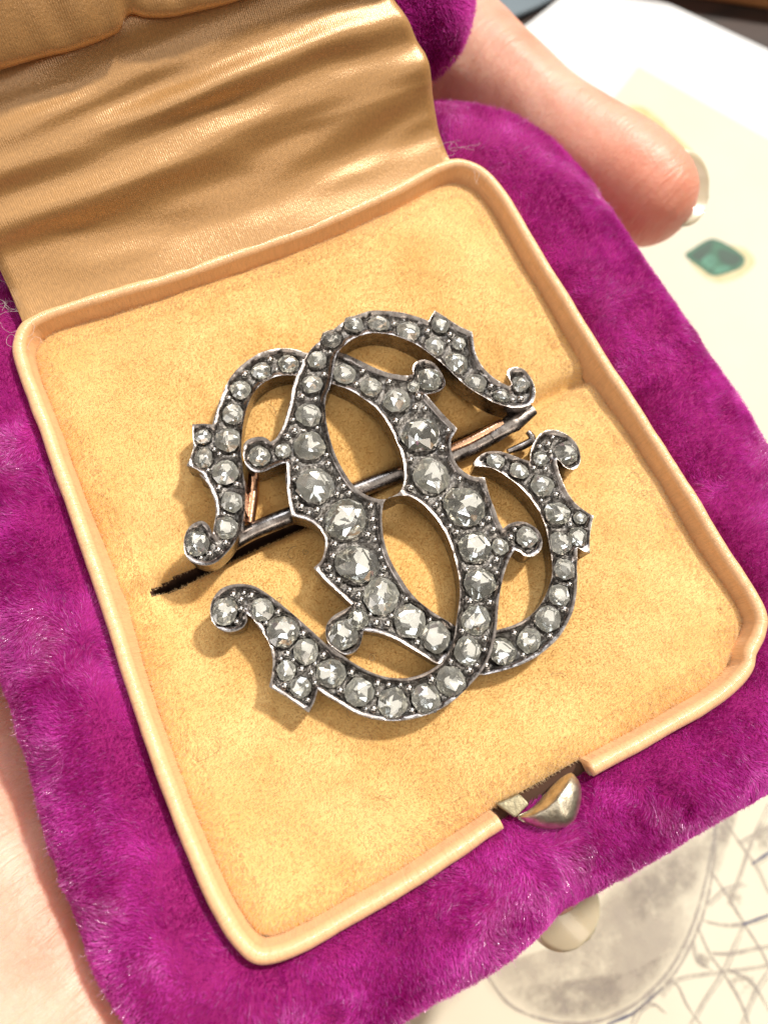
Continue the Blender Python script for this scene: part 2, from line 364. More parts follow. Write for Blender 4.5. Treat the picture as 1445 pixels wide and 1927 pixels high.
ins = (D > -.05).reshape(GX.shape); idx = -np.ones(GX.size, int); keep = ins.ravel(); idx[keep] = np.arange(keep.sum())
idx = idx.reshape(GX.shape)
fc = [(idx[i, j], idx[i + 1, j], idx[i + 1, j + 1], idx[i, j + 1]) for i in range(len(gx) - 1) for j in range(len(gy) - 1)
      if ins[i, j] and ins[i + 1, j] and ins[i, j + 1] and ins[i + 1, j + 1]]
pad = mesh('velvet_pad', np.column_stack([Q, PZ])[keep], fc, M_CREAM_BASE, box)
pad.data.materials.append(M_SLIT); deep = ((np.abs(PW) < PWD))[keep]  # slit faces take the painted shade colour
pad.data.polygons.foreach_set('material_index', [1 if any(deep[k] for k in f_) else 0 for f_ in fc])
def grid_look(A, q):
    A = A.reshape(GX.shape); fx = (q[:, 0] - gx[0]) / h; fy = (q[:, 1] - gy[0]) / h
    i = np.clip(fx.astype(int), 0, len(gx) - 2); j = np.clip(fy.astype(int), 0, len(gy) - 2); fx = np.clip(fx - i, 0, 1); fy = np.clip(fy - j, 0, 1)
    return (A[i, j] * (1 - fx) + A[i + 1, j] * fx) * (1 - fy) + (A[i, j + 1] * (1 - fx) + A[i + 1, j + 1] * fx) * fy
def pad_fibres(n, seed):
    g = np.random.default_rng(seed)
    q = g.random((n, 2)) * (hi - lo) + lo
    d = grid_look(D, q); z, wob, wd = pad_height(q, d)
    ok = (d > .05) & (abs(wob) > wd - .06)
    q, d, z = q[ok], d[ok], z[ok]; n = len(q); e = .1
    zx = pad_height(q + [e, 0], grid_look(D, q + [e, 0]))[0]; zy = pad_height(q + [0, e], grid_look(D, q + [0, e]))[0]
    nor = unit(np.column_stack([-(zx - z) / e, -(zy - z) / e, np.ones(n)])); nor = unit(np.column_stack([np.clip(nor[:, :2], -.6, .6), nor[:, 2]]))
    q2 = VN.fbm(q[:, 0] * .1, q[:, 1] * .1, 4); q3 = VN.fbm(q[:, 0] * .5 + 5, q[:, 1] * .5, 1)
    lean = np.clip(.32 + .55 * q2 + .18 * q3, .02, 1.1); ang = -1.3 + .9 * q2 + .4 * q3
    dr = unit(nor + lean[:, None] * np.column_stack([np.cos(ang), np.sin(ang), np.zeros(n)]) + g.normal(0, .13, (n, 3)))
    L = g.uniform(.10, .26, n) * np.where(d < 2.5, 1.5, 1.0)
    P0 = np.column_stack([q, z - .04]); tt = np.array([0, .55, 1.0])
    return P0[:, None, :] + dr[:, None, :] * (tt[None, :, None] * L[:, None, None]) + g.normal(0, .16, (n, 1, 3)) * (tt ** 2)[None, :, None] * L[:, None, None]
pf = pad_fibres(360000, 5)
tag(fibres('pad_pile', pf, M_CREAM, rng.uniform(.014, .022, len(pf)), box), kind='stuff')

# push-button clasp in the gap of the piping
def kz(x, y, z): return at(*zp('k', x, y), z)
cc = kz(735, 600, .3); ax = unit(kz(905, 420, .3) - kz(560, 840, .3)); ax[2] = 0; ax = unit(ax); out_ = np.array([ax[1], -ax[0], 0])
if (out_[1] > 0): out_ = -out_
V = []; nu, nv = 28, 15
for a in range(nu):
    ph = 2 * math.pi * a / nu
    for b in range(nv):
        th = math.pi * b / (nv - 1)
        c_, s_ = math.cos(ph), math.sin(ph)
        x = abs(c_) ** .9 * math.copysign(1, c_) * math.sin(th) * 3.05; y = abs(s_) ** .85 * math.copysign(1, s_) * math.sin(th) * (2.45 * (1 - .22 * abs(c_)) if s_ > 0 else .5); z = math.cos(th) * 1.75
        y += .35 * math.cos(th) * (1 if s_ > 0 else .2)
        if x < -.4: z -= .18 * (x + .4) ** 2 * (1 if z > 0 else .2); y -= .14 * (x + .4) ** 2
        z -= .30 * math.exp(-((x + .9 + .35 * y) / .55) ** 2) * (1 if z > 0 else 0)
        V.append(cc + ax * x + out_ * y + np.array([0, 0, z + .55]))
clasp = mesh('clasp_button', V, grid_faces(nu, nv, True), M_NICKEL, box)
tq = [kz(255, 640, -.2), kz(470, 545, -.2), kz(560, 640, .1), kz(430, 770, .1)]
V = [p for p in tq] + [p - np.array([0, 0, .9]) for p in tq]
tongue = mesh('clasp_tongue', V, [(0, 1, 2, 3), (0, 4, 5, 1), (1, 5, 6, 2), (2, 6, 7, 3), (3, 7, 4, 0), (7, 6, 5, 4)], M_TONGUE, box, smooth=False)
bv = tongue.modifiers.new('Bevel', 'BEVEL'); bv.width = .00018; bv.segments = 2

# ------------------------------------------------------------------ lid, folded back
LTH = math.radians(40); LO = np.array([0, 32.3, .9]); LV = np.array([0, math.cos(LTH), math.sin(LTH)]); LNRM = np.array([0, -math.sin(LTH), math.cos(LTH)]); LX = np.array([1., 0, 0])
def lidp(u, v, hgt=0): return LO + LX * u + LV * v + LNRM * hgt
def lid_uv(x, y, hgt=0):
    p = on_plane(x, y, LO + LNRM * hgt, LNRM) - LO; return p[0], p @ LV
# satin lining: gathered cloth running from the hinge up into the lid
nu, nv = 150, 120; V = []; UVs = []
sel = PIPE[(NOUT[:, 1] > .6)]; sel = sel[np.argsort(sel[:, 0])]; TOPX, TOPY = sel[:, 0], sel[:, 1]
hl_, hr_ = at(60, 603, 1.0), at(846, 306, 1.0)
for a in range(nu):
    fa = a / (nu - 1)
    for b in range(nv):
        v_ = (b / (nv - 1)) * 34.0
        ur = np.interp(v_, [0, 6, 11, 17, 34], [24.6, 24.7, 24.6, 22.6, 18]); ul = np.interp(v_, [0, 6, 34], [-25.2, -24.9, -24])
        u_ = ul + (ur - ul) * fa
        vv = v_ - (.06 * u_) - .5 * math.sin(u_ * .11 + .6)
        k = min(1, v_ / 3)
        hgt = -1.2 * math.sin(min(v_, 8) / 8 * math.pi) * .8
        for c0, wd, am in ((4.2, 1.8, .2), (8.6, 1.6, 1.25), (13.2, 1.5, 1.5), (16.8, 1.2, .7), (20.5, 2.0, 1.2)):
            hgt += am * math.exp(-((vv - c0 + .03 * u_ * math.sin(c0)) / wd) ** 2) * k * (.75 + .25 * math.sin(u_ * .16 + c0))
        nn = mnoise.noise(Vector((u_ * .09, v_ * .4, 3.1))) * .5 + mnoise.noise(Vector((u_ * .25, v_ * .6, 8.1))) * .07
        hgt += nn * k - .5
        edge = min(1, (1 - fa) * (ur - ul) / 1.2, fa * (ur - ul) / 1.0)
        hgt -= .5 * (1 - edge) ** 2
        p = lidp(u_, v_, hgt + .9); p[1] += (np.interp(u_, TOPX, TOPY) - LO[1] + .2) * max(0, 1 - v_ / 8)
        if v_ < 1.5:      # meets the back of the piping
            t = v_ / 1.5; e0 = np.array([u_, np.interp(u_, TOPX, TOPY) - .12, 1.10]); p = e0 * (1 - t) + p * t
        V.append(p); UVs.append((u_, v_))
lining = mesh('satin_lining', V, grid_faces(nu, nv), M_SATIN, None, uv=UVs)
# padded satin cushion inside the lid, its gathered hem overhanging the lining
HEM = [(-140, 178), (-60, 148), (0, 130), (75, 108), (140, 92), (200, 70), (228, 54), (236, 34), (246, 24), (275, 30), (320, 30), (370, 20), (440, 2), (520, -25), (640, -60), (760, -90)]
hem = catmull([lid_uv(x, y, 2.6) for x, y in HEM], False, .35)
hem = resample(hem, 200, False)
V = []; UVs = []; rows = [(0.9, -1.6), (.35, -1.35), (.05, -.9), (-.05, -.35), (.12, .1), (.5, .42), (1.2, .75), (2.4, 1.2), (4, 1.8), (6.5, 2.6), (10, 3.4), (15, 3.8), (22, 3.8)]
for i, (u_, v_) in enumerate(hem):
    for j, (dv, dh) in enumerate(rows):
        g_ = .22 * mnoise.noise(Vector((u_ * .5, dv * .2, 1.7))) * min(1, max(0, dv) + .3) + .35 * mnoise.noise(Vector((u_ * .16, dv * .15, 5.7))) * min(1, max(dv, 0) / 2)
        V.append(lidp(u_, v_ + dv, 2.6 + dh * .75 + g_)); UVs.append((u_, v_ + dv))
cushion = mesh('satin_cushion', V, grid_faces(200, len(rows)), M_SATIN, None, uv=UVs)
# velvet shell of the lid
def shell_h(u, v):
    qx = np.abs(u) - 36.5 + 9; qy = np.abs(v - 46) - 37.5 + 9
    d = -(np.hypot(np.maximum(qx, 0), np.maximum(qy, 0)) + np.minimum(np.maximum(qx, qy), 0) - 9)
    e = np.clip(d, 0, 8); return d, -2.0 - 8 + np.sqrt(np.maximum(64 - (8 - e) ** 2, 0)) + .4 * VN.fbm(u * .2, v * .2, 3)
su = np.linspace(-37, 37, 100); sv = np.linspace(8, 84, 100); SU, SV = np.meshgrid(su, sv, indexing='ij'); sd, sh = shell_h(SU.ravel(), SV.ravel())
P = LO + np.outer(SU.ravel(), LX) + np.outer(SV.ravel(), LV) + np.outer(sh, LNRM)
P2 = LO + np.outer(SU.ravel(), LX) + np.outer(SV.ravel(), LV) + np.outer(np.full(len(sh), -14.0), LNRM)
okm = (sd > 0).reshape(100, 100); fc = []
for i in range(99):
    for j in range(99):
        if okm[i, j] and okm[i + 1, j] and okm[i, j + 1] and okm[i + 1, j + 1]:
            a = i * 100 + j; fc.append((a, a + 100, a + 101, a + 1)); fc.append((a + 10001, a + 10101, a + 10100, a + 10000))
lid = mesh('lid', np.vstack([P, P2]), fc, M_PURPLE_BASE, box)
lining.parent = lid; cushion.parent = lid
n = 60000; g = np.random.default_rng(8); uu = g.uniform(14, 37, n); vvv = g.uniform(8, 40, n); sd, sh = shell_h(uu, vvv); okh = sd > .02
uu, vvv, sh = uu[okh], vvv[okh], sh[okh]; n = len(uu)
e = .1; dzu = (shell_h(uu + e, vvv)[1] - sh) / e; dzv = (shell_h(uu, vvv + e)[1] - sh) / e
nl = unit(np.column_stack([-np.clip(dzu, -3, 3), -np.clip(dzv, -3, 3), np.ones(n)])); toW = np.stack([LX, LV, LNRM])
ang = 3.5 + 2 * VN.fbm(uu * .2, vvv * .2, 1)
dl = unit(nl + .7 * np.column_stack([np.cos(ang), np.sin(ang), np.zeros(n)]) + g.normal(0, .2, (n, 3)))
P0 = LO + np.outer(uu, LX) + np.outer(vvv, LV) + np.outer(sh, LNRM); DW = dl @ toW
tt = np.array([0, .5, 1.]); L = g.uniform(.35, .7, n)
tag(fibres('velvet_pile', P0[:, None, :] + DW[:, None, :] * (tt[None, :, None] * L[:, None, None]), M_PURPLE, g.uniform(.022, .036, n), lid), kind='stuff')

# ================================================================== the brooch
BZ = 2.5; PXMM = .0486           # height of its face above the piping line; about one photograph pixel in mm there
def O(spec):
    """'1:x,y x,y! 2:x,y ...' -> pixel points and the indices of the sharp ones"""
    pts, sharp, k = [], [], None
    for tok in spec.split():
        if tok[1] == ':': k, tok = tok[0], tok[2:]
        s = tok.endswith('!'); x, y = tok.rstrip('!').split(',')
        if s: sharp.append(len(pts))
        pts.append(zp(k, float(x), float(y)))
    return np.array(pts), sharp
LETTER_A = O("2:0,70 100,72 200,85 300,113 352,133! 368,128! 398,68! 470,113 560,172 637,206! 645,260 655,330 680,395 720,450 780,505 830,535 "
             "2:872,552 888,540! 872,505 858,472 868,444 912,429 965,445 1010,500 1036,570 1034,622 1008,664 960,684 900,688 840,678 760,650 680,605 610,560 540,500 480,440 420,387 350,333 290,292 220,257 140,229 60,216 0,214 "
             "1:1220,245 1160,275 1110,318 1070,370 c:348,300 327,345 316,400 319,480 331,560 350,640 375,720 410,800 450,870 500,940 560,990 620,1018 670,1030 712,1028 740,1018 "
             "d:748,176! 716,205 704,262 703,330 712,420 735,510 770,590 815,665 865,740 920,800 990,855 1060,898 1130,935 1165,955 "
             "4:700,985 760,970 800,951 880,930 950,900 1010,860 1065,800 1105,730 1130,660 1143,600 1143,540 r:725,1850 710,1760 690,1660 660,1560 620,1470 570,1395 510,1320 440,1250 370,1195 290,1140 200,1098 130,1088 62,1086! 50,1058! 110,990 180,960 260,955 340,970 420,1000 500,1030 545,1040! "
             "r:545,1000 555,930 590,850 640,795 700,767 770,766 850,795 920,850 965,920 982,990 975,1055 940,1098 890,1104 840,1080 805,1040 772,1012! 775,1050 788,1110 805,1160 832,1230 870,1310 930,1390 1000,1450 1095,1510! 1076,1600 1062,1700 1064,1830! 1010,1812 955,1782! "
             "4:1302,560 1304,660 1296,750 1276,840 1240,920 1190,1000 1120,1070 1040,1130 950,1175 860,1205 780,1225 700,1235 "
             "4:600,1190 500,1120 d:1050,1180 960,1135 870,1085 780,1035 690,1002 592,985! 582,1030 568,1075 530,1118 480,1128 430,1100 382,1060 362,1000 372,940 412,892 470,860 520,832! 460,775 400,720 350,672 290,605! 335,560 355,500 358,440 340,390 300,347 250,317 200,302 155,290! "
             "d:145,240 130,150 120,20 1:743,1240 738,1170 735,1092! 690,1105 640,1127 580,1152 530,1155 490,1132 464,1100 448,1030 456,962 482,936 522,922 570,917 605,929 630,952! 660,935 690,892 715,842 740,762 760,682 775,602 795,532 825,462 860,392 902,330 960,275 1030,215 1100,160 1170,117 1250,87")
LETTER_B = O("3:228,740 235,682 260,632 302,587 370,561 450,556 520,570 600,615 680,675 760,740 840,810 920,882 1000,958 1080,1030 d:370,1062 450,1122 530,1177 620,1226 720,1261 820,1271 900,1261 970,1236 1030,1200 1075,1160 1108,1110 1132,1050 1146,985 1152,935 "
             "d:1162,870 1172,790 1172,700 1156,610 1132,510 1095,415 1045,330 985,255 920,200 860,172 800,170 745,182! c:760,1008 800,980 824,920 828,850 815,762 785,672 750,592 710,522 650,442 590,392 520,342 460,307 400,281 350,262 "
             "1:930,520 850,500 790,491 740,491 672,506 602,541 542,591 502,651 471,731 451,821 441,901 436,1001 441,1101 455,1201 462,1301 460,1400 l:766,80 770,180 768,280 760,380 740,470 710,550 670,620 610,690 540,750 470,775 400,770 330,740 290,690 275,620 280,550 310,480 370,430 430,420 482,462 506,528! 512,500 522,440 535,360 530,280 500,190 460,110 400,40 "
             "1:190,1180 140,1132 72,1105! 100,1040 115,980 112,900 108,830! 180,826 243,832! 260,770 286,690 321,600 361,520 421,450 491,395 561,350 641,321 721,306 801,306 870,320 "
             "c:330,20 450,66 520,106 600,151 680,190 760,214 850,224 2:265,478! 258,440 280,399 330,384 380,393 420,421 455,471 468,525 440,570 392,594 340,606! 370,640 420,700 480,765 540,825! 520,860 500,900 500,950 515,1010 545,1065 590,1105 640,1130 712,1135! "
             "4:735,80 760,150 780,200 800,260 828,316! 870,286 930,270 1000,286 1055,330 1080,400 1068,450 1020,490 970,490 935,462 905,450! 880,490 850,560 825,650 808,740 800,820 795,900 788,970 768,1060 738,1150 690,1228 640,1286 570,1360 490,1425 400,1475 300,1510 200,1530 100,1533 3:1350,1460 1250,1436 1160,1396 1080,1346 1000,1300 945,1258! 922,1340 885,1412! 810,1360 740,1310 680,1275 620,1240! 640,1150 645,1070 635,1000 610,930 570,870 530,812 500,775 465,758! 476,792 452,840 402,868 340,874 282,850 242,800")
# rose-cut diamonds: (zoom, x, y, rx, ry, letter)
ST = """1 1185,155 75,58 A|1 1355,150 80,62 A|1 1030,255 78,65 A|1 940,395 75,62 A|1 905,560 78,66 A|1 885,765 88,85 A|1 890,975 105,102 A|1 715,1005 52,58 A|1 930,1240 128,125 A
1 745,400 80,66 B|1 565,465 66,66 B|1 430,595 70,66 B|1 380,760 72,75 B|1 345,930 85,88 B|1 175,905 55,57 B|1 180,1050 62,68 B|1 330,1145 86,85 B|1 375,1345 74,74 B|1 555,1040 74,74 A
1 1125,480 80,76 B|1 1300,580 76,66 B|2 235,190 82,72 A|2 440,150 62,62 A|2 400,290 75,66 A|2 555,270 46,50 A|2 540,395 82,80 A|2 660,530 72,70 A|2 825,605 58,48 A|2 945,530 60,62 A|2 265,550 46,38 B
2 365,495 82,84 B|2 155,640 92,95 B|2 310,850 130,125 B|2 380,1120 118,120 B|4 590,170 140,128 B|r 250,1035 85,75 A|r 455,1115 92,76 A|r 640,1010 58,76 A|r 865,955 105,115 A|r 655,1240 102,110 A|r 790,1480 122,108 A
r 985,1520 58,62 A|r 965,1680 82,88 A|r 810,1740 100,105 A|r 520,1690 88,98 B|4 1230,565 70,70 A|4 1190,730 64,74 A|4 1120,880 82,84 A|4 1005,1020 74,80 A|4 840,1085 80,92 A
4 650,430 98,106 B|4 690,660 95,108 B|4 660,890 84,92 B|4 610,1085 80,92 B|4 505,1280 84,90 B|4 345,1390 90,92 B|4 135,1420 88,90 B|4 815,425 54,56 B|d 485,310 125,130 A|d 555,575 130,120 A
d 700,775 100,112 A|d 875,925 90,104 A|d 1035,1020 88,92 A|d 558,912 60,60 A|d 470,1010 84,90 A|3 575,725 62,80 B|3 715,870 100,100 B|3 865,1000 80,86 B|3 735,1130 58,64 B|3 1030,1150 94,92 B|3 825,1245 66,66 B
3 1225,1270 92,88 B|3 320,735 84,88 B|l 375,590 90,108 B|l 620,470 82,94 B"""
stones = []
for t in ST.replace('\n', '|').split('|'):
    k, c, r, L = t.split(); x, y = map(float, c.split(',')); rx, ry = map(float, r.split(',')); s = ZOOM[k][2]
    stones.append((*zp(k, x, y), rx / s * 1.08, ry / s * 1.08, L))
SC = np.array([t[:2] for t in stones]); SR = np.array([(t[2] + t[3]) / 2 for t in stones])
DIPS_A = [((893, 1222), 80, 1.15)]
DIPS_B = [((592, 655), 75, 1.15), ((838, 702), 40, .6)]
def level(px, dips):
    z = np.full(len(px), BZ)
    z += -.35 * ((px[:, 0] - 728) ** 2 + (px[:, 1] - 965) ** 2) / 380 ** 2
    for c, r, dep in dips:
        q = np.hypot(px[:, 0] - c[0], px[:, 1] - c[1]) / r; z -= dep * np.exp(-(q ** 2) * 1.2)
    return z
def to_mm(px): return np.array([at(x, y, BZ)[:2] for x, y in px])
brooch = thing('monogram_brooch', (0, 0, -1), 'silver and diamond brooch of two interlaced scrolled letters pinned in the cream pad', 'brooch')
THK = 3.0
def make_letter(name, spec, dips, seed):
    pts, sharp = spec
    ol = catmull(pts, True, 2.4, sharp)
    dd = np.linalg.norm(ol - np.roll(ol, 1, 0), axis=1); ol = ol[dd > .25]
    T = unit(np.roll(ol, -1, 0) - np.roll(ol, 1, 0)); N = np.stack([T[:, 1], -T[:, 0]], 1)
    if np.median(sdist(ol + N * 1.5, ol)) < 0: N = -N      # inward
    P = [ol]
    for dist in (.8, 8.0, 9.6, 12.5):
        r = ol + N * dist; keep = sdist(r, ol) > dist - .35; r = r[keep]
        P.append(r[::2] if dist > 6 else r)
    lo_, hi_ = ol.min(0), ol.max(0)
    gx_, gy_ = np.meshgrid(np.arange(lo_[0], hi_[0], 4.2), np.arange(lo_[1], hi_[1], 4.2)); gpt = np.column_stack([gx_.ravel(), gy_.ravel()])
    gpt += np.random.default_rng(seed).uniform(-1, 1, gpt.shape); gpt = gpt[sdist(gpt, ol) > 14.0]
    P.append(gpt); A = np.vstack(P); n0 = len(ol)
    vs_, ed, fs, *_ = geometry.delaunay_2d_cdt([Vector((float(a), float(b))) for a, b in A], [(i, (i + 1) % n0) for i in range(n0)], [], 1, 1e-4)
    vp = np.array([(v_.x, v_.y) for v_ in vs_]); d = sdist(vp, ol); d[d < .02] = 0
    cen = np.array([vp[list(f)].mean(0) for f in fs]); okf = sdist(cen, ol) > 0
    fs = [tuple(f) for f, k in zip(fs, okf) if k]
    prof = np.interp(d, [0, .8, 8.0, 9.6, 12.5, 18], [0, 0, -.08, -.20, -.44, -.48])
    bed = np.clip((d - 10) / 6, 0, 1)
    prof += bed * (.09 * VN.fbm(vp[:, 0] * .11, vp[:, 1] * .11, 3)) + (1 - bed) * .018 * VN.fbm(vp[:, 0] * .07, vp[:, 1] * .07, 1)
    seat = (np.linalg.norm(vp[:, None] - SC[None], axis=2) - SR * 1.03).min(1)      # drilled seats under the stones
    prof -= .38 * np.clip(-seat / 1.5, 0, 1) * (d > 5)
    z = level(vp, dips) + prof; xy = to_mm(vp)
    V = np.column_stack([xy, z]); fs2 = []
    for f in fs:
        a, b, c = (V[i] for i in f); nz = (b[0] - a[0]) * (c[1] - a[1]) - (b[1] - a[1]) * (c[0] - a[0]); fs2.append(f if nz > 0 else f[::-1])
    # side wall: slightly tapered below the face, duplicated verts so the edge stays crisp
    oxy = to_mm(ol); oz = level(ol, dips); inn = to_mm(ol + N * 3.0)
    nv0 = len(V); k = n0
    W = np.vstack([np.column_stack([oxy, oz]), np.column_stack([oxy, oz - .25]), np.column_stack([oxy * .6 + inn * .4, oz - THK * .55]), np.column_stack([inn, oz - THK])])
    wf = []
    area_ = np.sum(oxy[:, 0] * np.roll(oxy[:, 1], -1) - np.roll(oxy[:, 0], -1) * oxy[:, 1])
    for q in range(3):
        for i in range(k):
            j = (i + 1) % k; f = (nv0 + q * k + i, nv0 + (q + 1) * k + i, nv0 + (q + 1) * k + j, nv0 + q * k + j)
            wf.append(f if area_ > 0 else f[::-1])
    o = mesh(name, np.vstack([V, W]), fs2 + wf, M_SILVER, brooch)
    o.data.materials.append(M_BED)
    mi = [1 if min(d[i] for i in f) > 9.5 else 0 for f in fs2] + [0] * len(wf)
    o.data.polygons.foreach_set('material_index', mi)
    return o, ol
lettA, olA = make_letter('scrolled_letter', LETTER_A, DIPS_A, 1)
lettB, olB = make_letter('scrolled_letter', LETTER_B, DIPS_B, 2)

def rose(seed):
    g = random.Random(seed); n = g.choice((5, 6, 6, 7)); V = []; F_ = []
    for i in range(2 * n):
        a = math.pi * i / n + g.uniform(-.14, .14); r = g.uniform(.86, 1.05); V.append((r * math.cos(a), r * math.sin(a), -.22))
    for i in range(2 * n):
        a = math.pi * i / n + g.uniform(-.12, .12); r = g.uniform(.88, 1.05); V.append((r * math.cos(a), r * math.sin(a), 0.0))
    for i in range(n):
        a = 2 * math.pi * (i + .5) / n + g.uniform(-.2, .2); r = g.uniform(.42, .68); V.append((r * math.cos(a), r * math.sin(a), g.uniform(.28, .36)))
    V.append((g.uniform(-.18, .18), g.uniform(-.18, .18), g.uniform(.40, .52))); ap = 5 * n; b = 2 * n
    F_.append(tuple(range(2 * n))[::-1])
    for i in range(2 * n): j = (i + 1) % (2 * n); F_.append((i, j, b + j, b + i))
    for i in range(n):
        m_i = 4 * n + i; m_j = 4 * n + (i + 1) % n
        g0, g1, g2, g3 = b + 2 * i, b + (2 * i + 1), b + (2 * i + 2) % (2 * n), b + (2 * i + 3) % (2 * n)
        F_ += [(g0, g1, m_i), (g1, g2, m_i), (g2, m_j, m_i), (m_i, m_j, ap)]
    me = bpy.data.meshes.new('diamond'); me.from_pydata([tuple(c * U for c in v) for v in V], [], F_); me.materials.append(M_DIAMOND); me.materials.append(M_FOIL)
    me.polygons.foreach_set('material_index', [1] * (2 * n + 1) + [0] * (4 * n)); me.update(); return me
ROSES = [rose(100 + i) for i in range(24)]
def put(name, me, loc, scl, rot, parent):
    o = bpy.data.objects.new(name, me); link(o, parent)
    o.matrix_basis = Matrix.Translation(Vector(loc) * U) @ rot @ Matrix.Diagonal((*scl, 1)); return o
for i, (x, y, rx, ry, L) in enumerate(stones):
    g = random.Random(i); zl = level(np.array([(x, y)]), DIPS_A if L == 'A' else DIPS_B)[0]
    sx, sy = rx * PXMM, ry * PXMM; big = (sx + sy) / 2
    axis = Matrix.Rotation(math.atan2(*(at(x + 10, y, BZ) - at(x, y, BZ))[[1, 0]]), 4, 'Z')
    tilt = Matrix.Rotation(g.uniform(-.16, .16), 4, 'X') @ Matrix.Rotation(g.uniform(-.16, .16), 4, 'Y')
    spin = Matrix.Rotation(g.uniform(0, 6.28), 4, 'Z')
    me = ROSES[g.randrange(24)]
    p = at(x, y, BZ); o = bpy.data.objects.new('diamond', me); link(o, brooch)
    o.matrix_basis = Matrix.Translation(Vector((p[0], p[1], zl - .24)) * U) @ axis @ tilt @ Matrix.Diagonal((sx, sy, big * .95, 1)) @ spin

# grains of silver raised between the stones
bm = bmesh.new(); bmesh.ops.create_icosphere(bm, subdivisions=2, radius=U); bead_me = bpy.data.meshes.new('bead'); bm.to_mesh(bead_me); bm.free()
bead_me.materials.append(M_BEAD); bead_me.polygons.foreach_set('use_smooth', [True] * len(bead_me.polygons))
nb = 0
for ol, L, dips in ((olA, 'A', DIPS_A), (olB, 'B', DIPS_B)):
    g = np.random.default_rng(4 if L == 'A' else 6)
    q = g.random((16000, 2)) * (ol.max(0) - ol.min(0)) + ol.min(0)
    other = olB if L == 'A' else olA
    over = DIPS_A[0][0] if L == 'A' else DIPS_B[0][0]
    cl = np.minimum(sdist(q, ol[::3]) - 7.5, (np.linalg.norm(q[:, None] - SC[None], axis=2) - SR * .96).min(1))
    hid = (np.hypot(q[:, 0] - over[0], q[:, 1] - over[1]) < 110) & (sdist(q, other[::6]) > -3)
    cl[hid] = -1; okq = cl > 4.9; q = q[okq]; cl = cl[okq]
    while len(q) and nb < 290:
        i = int(np.argmax(np.minimum(cl, 8.5) + g.random(len(cl)) * 1.2)); r = min(cl[i], 8.4) * g.uniform(.92, 1.05)
        if cl[i] < 5.0: break
        zl = level(q[i:i + 1], dips)[0]; p = at(*q[i], BZ)
        rr = max(r, 3.8) * PXMM; put('bead', bead_me, (p[0], p[1], zl - .34 + rr * .35), (rr, rr, rr * 1.0), Matrix.Identity(4), brooch); nb += 1
        d_ = np.linalg.norm(q - q[i], axis=1) - r * 1.15; cl = np.minimum(cl, d_); k_ = cl > 4.9; q = q[k_]; cl = cl[k_]
print('stones', len(stones), 'beads', nb)

# pin bar under the brooch, with its catch, and the rose gold pin
def tube(name, pts, rad, mat, parent, seg=14, flat=(1, 1), step=.4):
    P = catmull(pts, False, step); n = len(P); T = unit(np.gradient(P, axis=0)); up = np.array([0, 0, 1.])
    S = unit(np.cross(T, up)); B = np.cross(S, T); rad = np.interp(np.linspace(0, 1, n), np.linspace(0, 1, len(rad)), rad) if np.ndim(rad) else np.full(n, rad)
    V = []
    for i in range(n):
        for j in range(seg):
            a = 2 * math.pi * j / seg; V.append(P[i] + S[i] * math.cos(a) * rad[i] * flat[0] + B[i] * math.sin(a) * rad[i] * flat[1])
    f = [(i * seg + j, i * seg + (j + 1) % seg, (i + 1) * seg + (j + 1) % seg, (i + 1) * seg + j) for i in range(n - 1) for j in range(seg)]
    f += [tuple(range(seg))[::-1], tuple((n - 1) * seg + j for j in range(seg))]
    return mesh(name, V, f, mat, parent, sharp=50)
tube('pin_bar', [at(415, 1038, -.6), at(470, 1003, -.4), at(555, 967, -.8), at(640, 935, -2.0), at(735, 898, -2.2), at(850, 858, -1.0), at(935, 815, -.2), at(985, 782, .1)], [.75, .95, .95, .9, .95, .95, .75], M_SILVER, brooch, 8, (1, .8))
tube('catch_plate', [at(925, 822, .3), at(970, 792, .5), at(1004, 770, .7)], [.5, 1.05, .6], M_SILVER, brooch, 10, (1.0, .45))
tube('catch_hook', [at(955, 850, -.5), at(985, 838, -.4), at(1002, 826, -.2), at(992, 812, .0)], [.3, .45, .42, .3], M_SILVER, brooch, 10)
tube('rose_gold_pin', [at(600, 955, -2.6), at(710, 905, -2.3), at(800, 866, -1.3), at(880, 832, -.2), at(945, 797, .3)], [.4, .42, .5, .55, .5], M_ROSE, brooch, 14)
tube('rose_gold_joint', [at(478, 880, -.2), at(476, 930, -.4), at(470, 985, -.3)], [.5, .62, .45], M_ROSE, brooch, 12)

# ================================================================== the hand that holds the box
m = Mat('skin', (.80, .47, .36), .42); m.set('Subsurface Weight', .6); m.set('Subsurface Radius', (1.0, .33, .18)); m.set('Subsurface Scale', .0035); m.set('Specular IOR Level', .45)
v = m.coords(); f = m.noise(v, .09, 4); tp_ = at(1215, 395, -9); dn = m.node('ShaderNodeVectorMath', operation='DISTANCE'); m.wire(v, dn.inputs[0]); dn.inputs[1].default_value = tuple(tp_)
mr = m.node('ShaderNodeMapRange'); m.wire(dn.outputs['Value'], mr.inputs['Value']); mr.inputs['From Min'].default_value = 5; mr.inputs['From Max'].default_value = 20; mr.inputs['To Min'].default_value = .75; mr.inputs['To Max'].default_value = 0
mxc = m.node('ShaderNodeMix', data_type='RGBA'); m.wire(mr.outputs[0], mxc.inputs['Factor']); m.wire(m.ramp(f, [(.3, (.64, .27, .18)), (.62, (.78, .45, .34))]), mxc.inputs['A']); mxc.inputs['B'].default_value = (.70, .27, .18, 1)
m.wire(mxc.outputs['Result'], m.b.inputs['Base Color'])
n1 = m.noise(v, 1.6, 4, .6)
wv = m.node('ShaderNodeTexVoronoi', feature='DISTANCE_TO_EDGE'); wv.inputs['Scale'].default_value = 1.5; m.wire(v, wv.inputs['Vector'])
b_ = m.bump(wv.outputs['Distance'], .12, .0001); b_ = m.bump(n1, .45, .00015, b_)
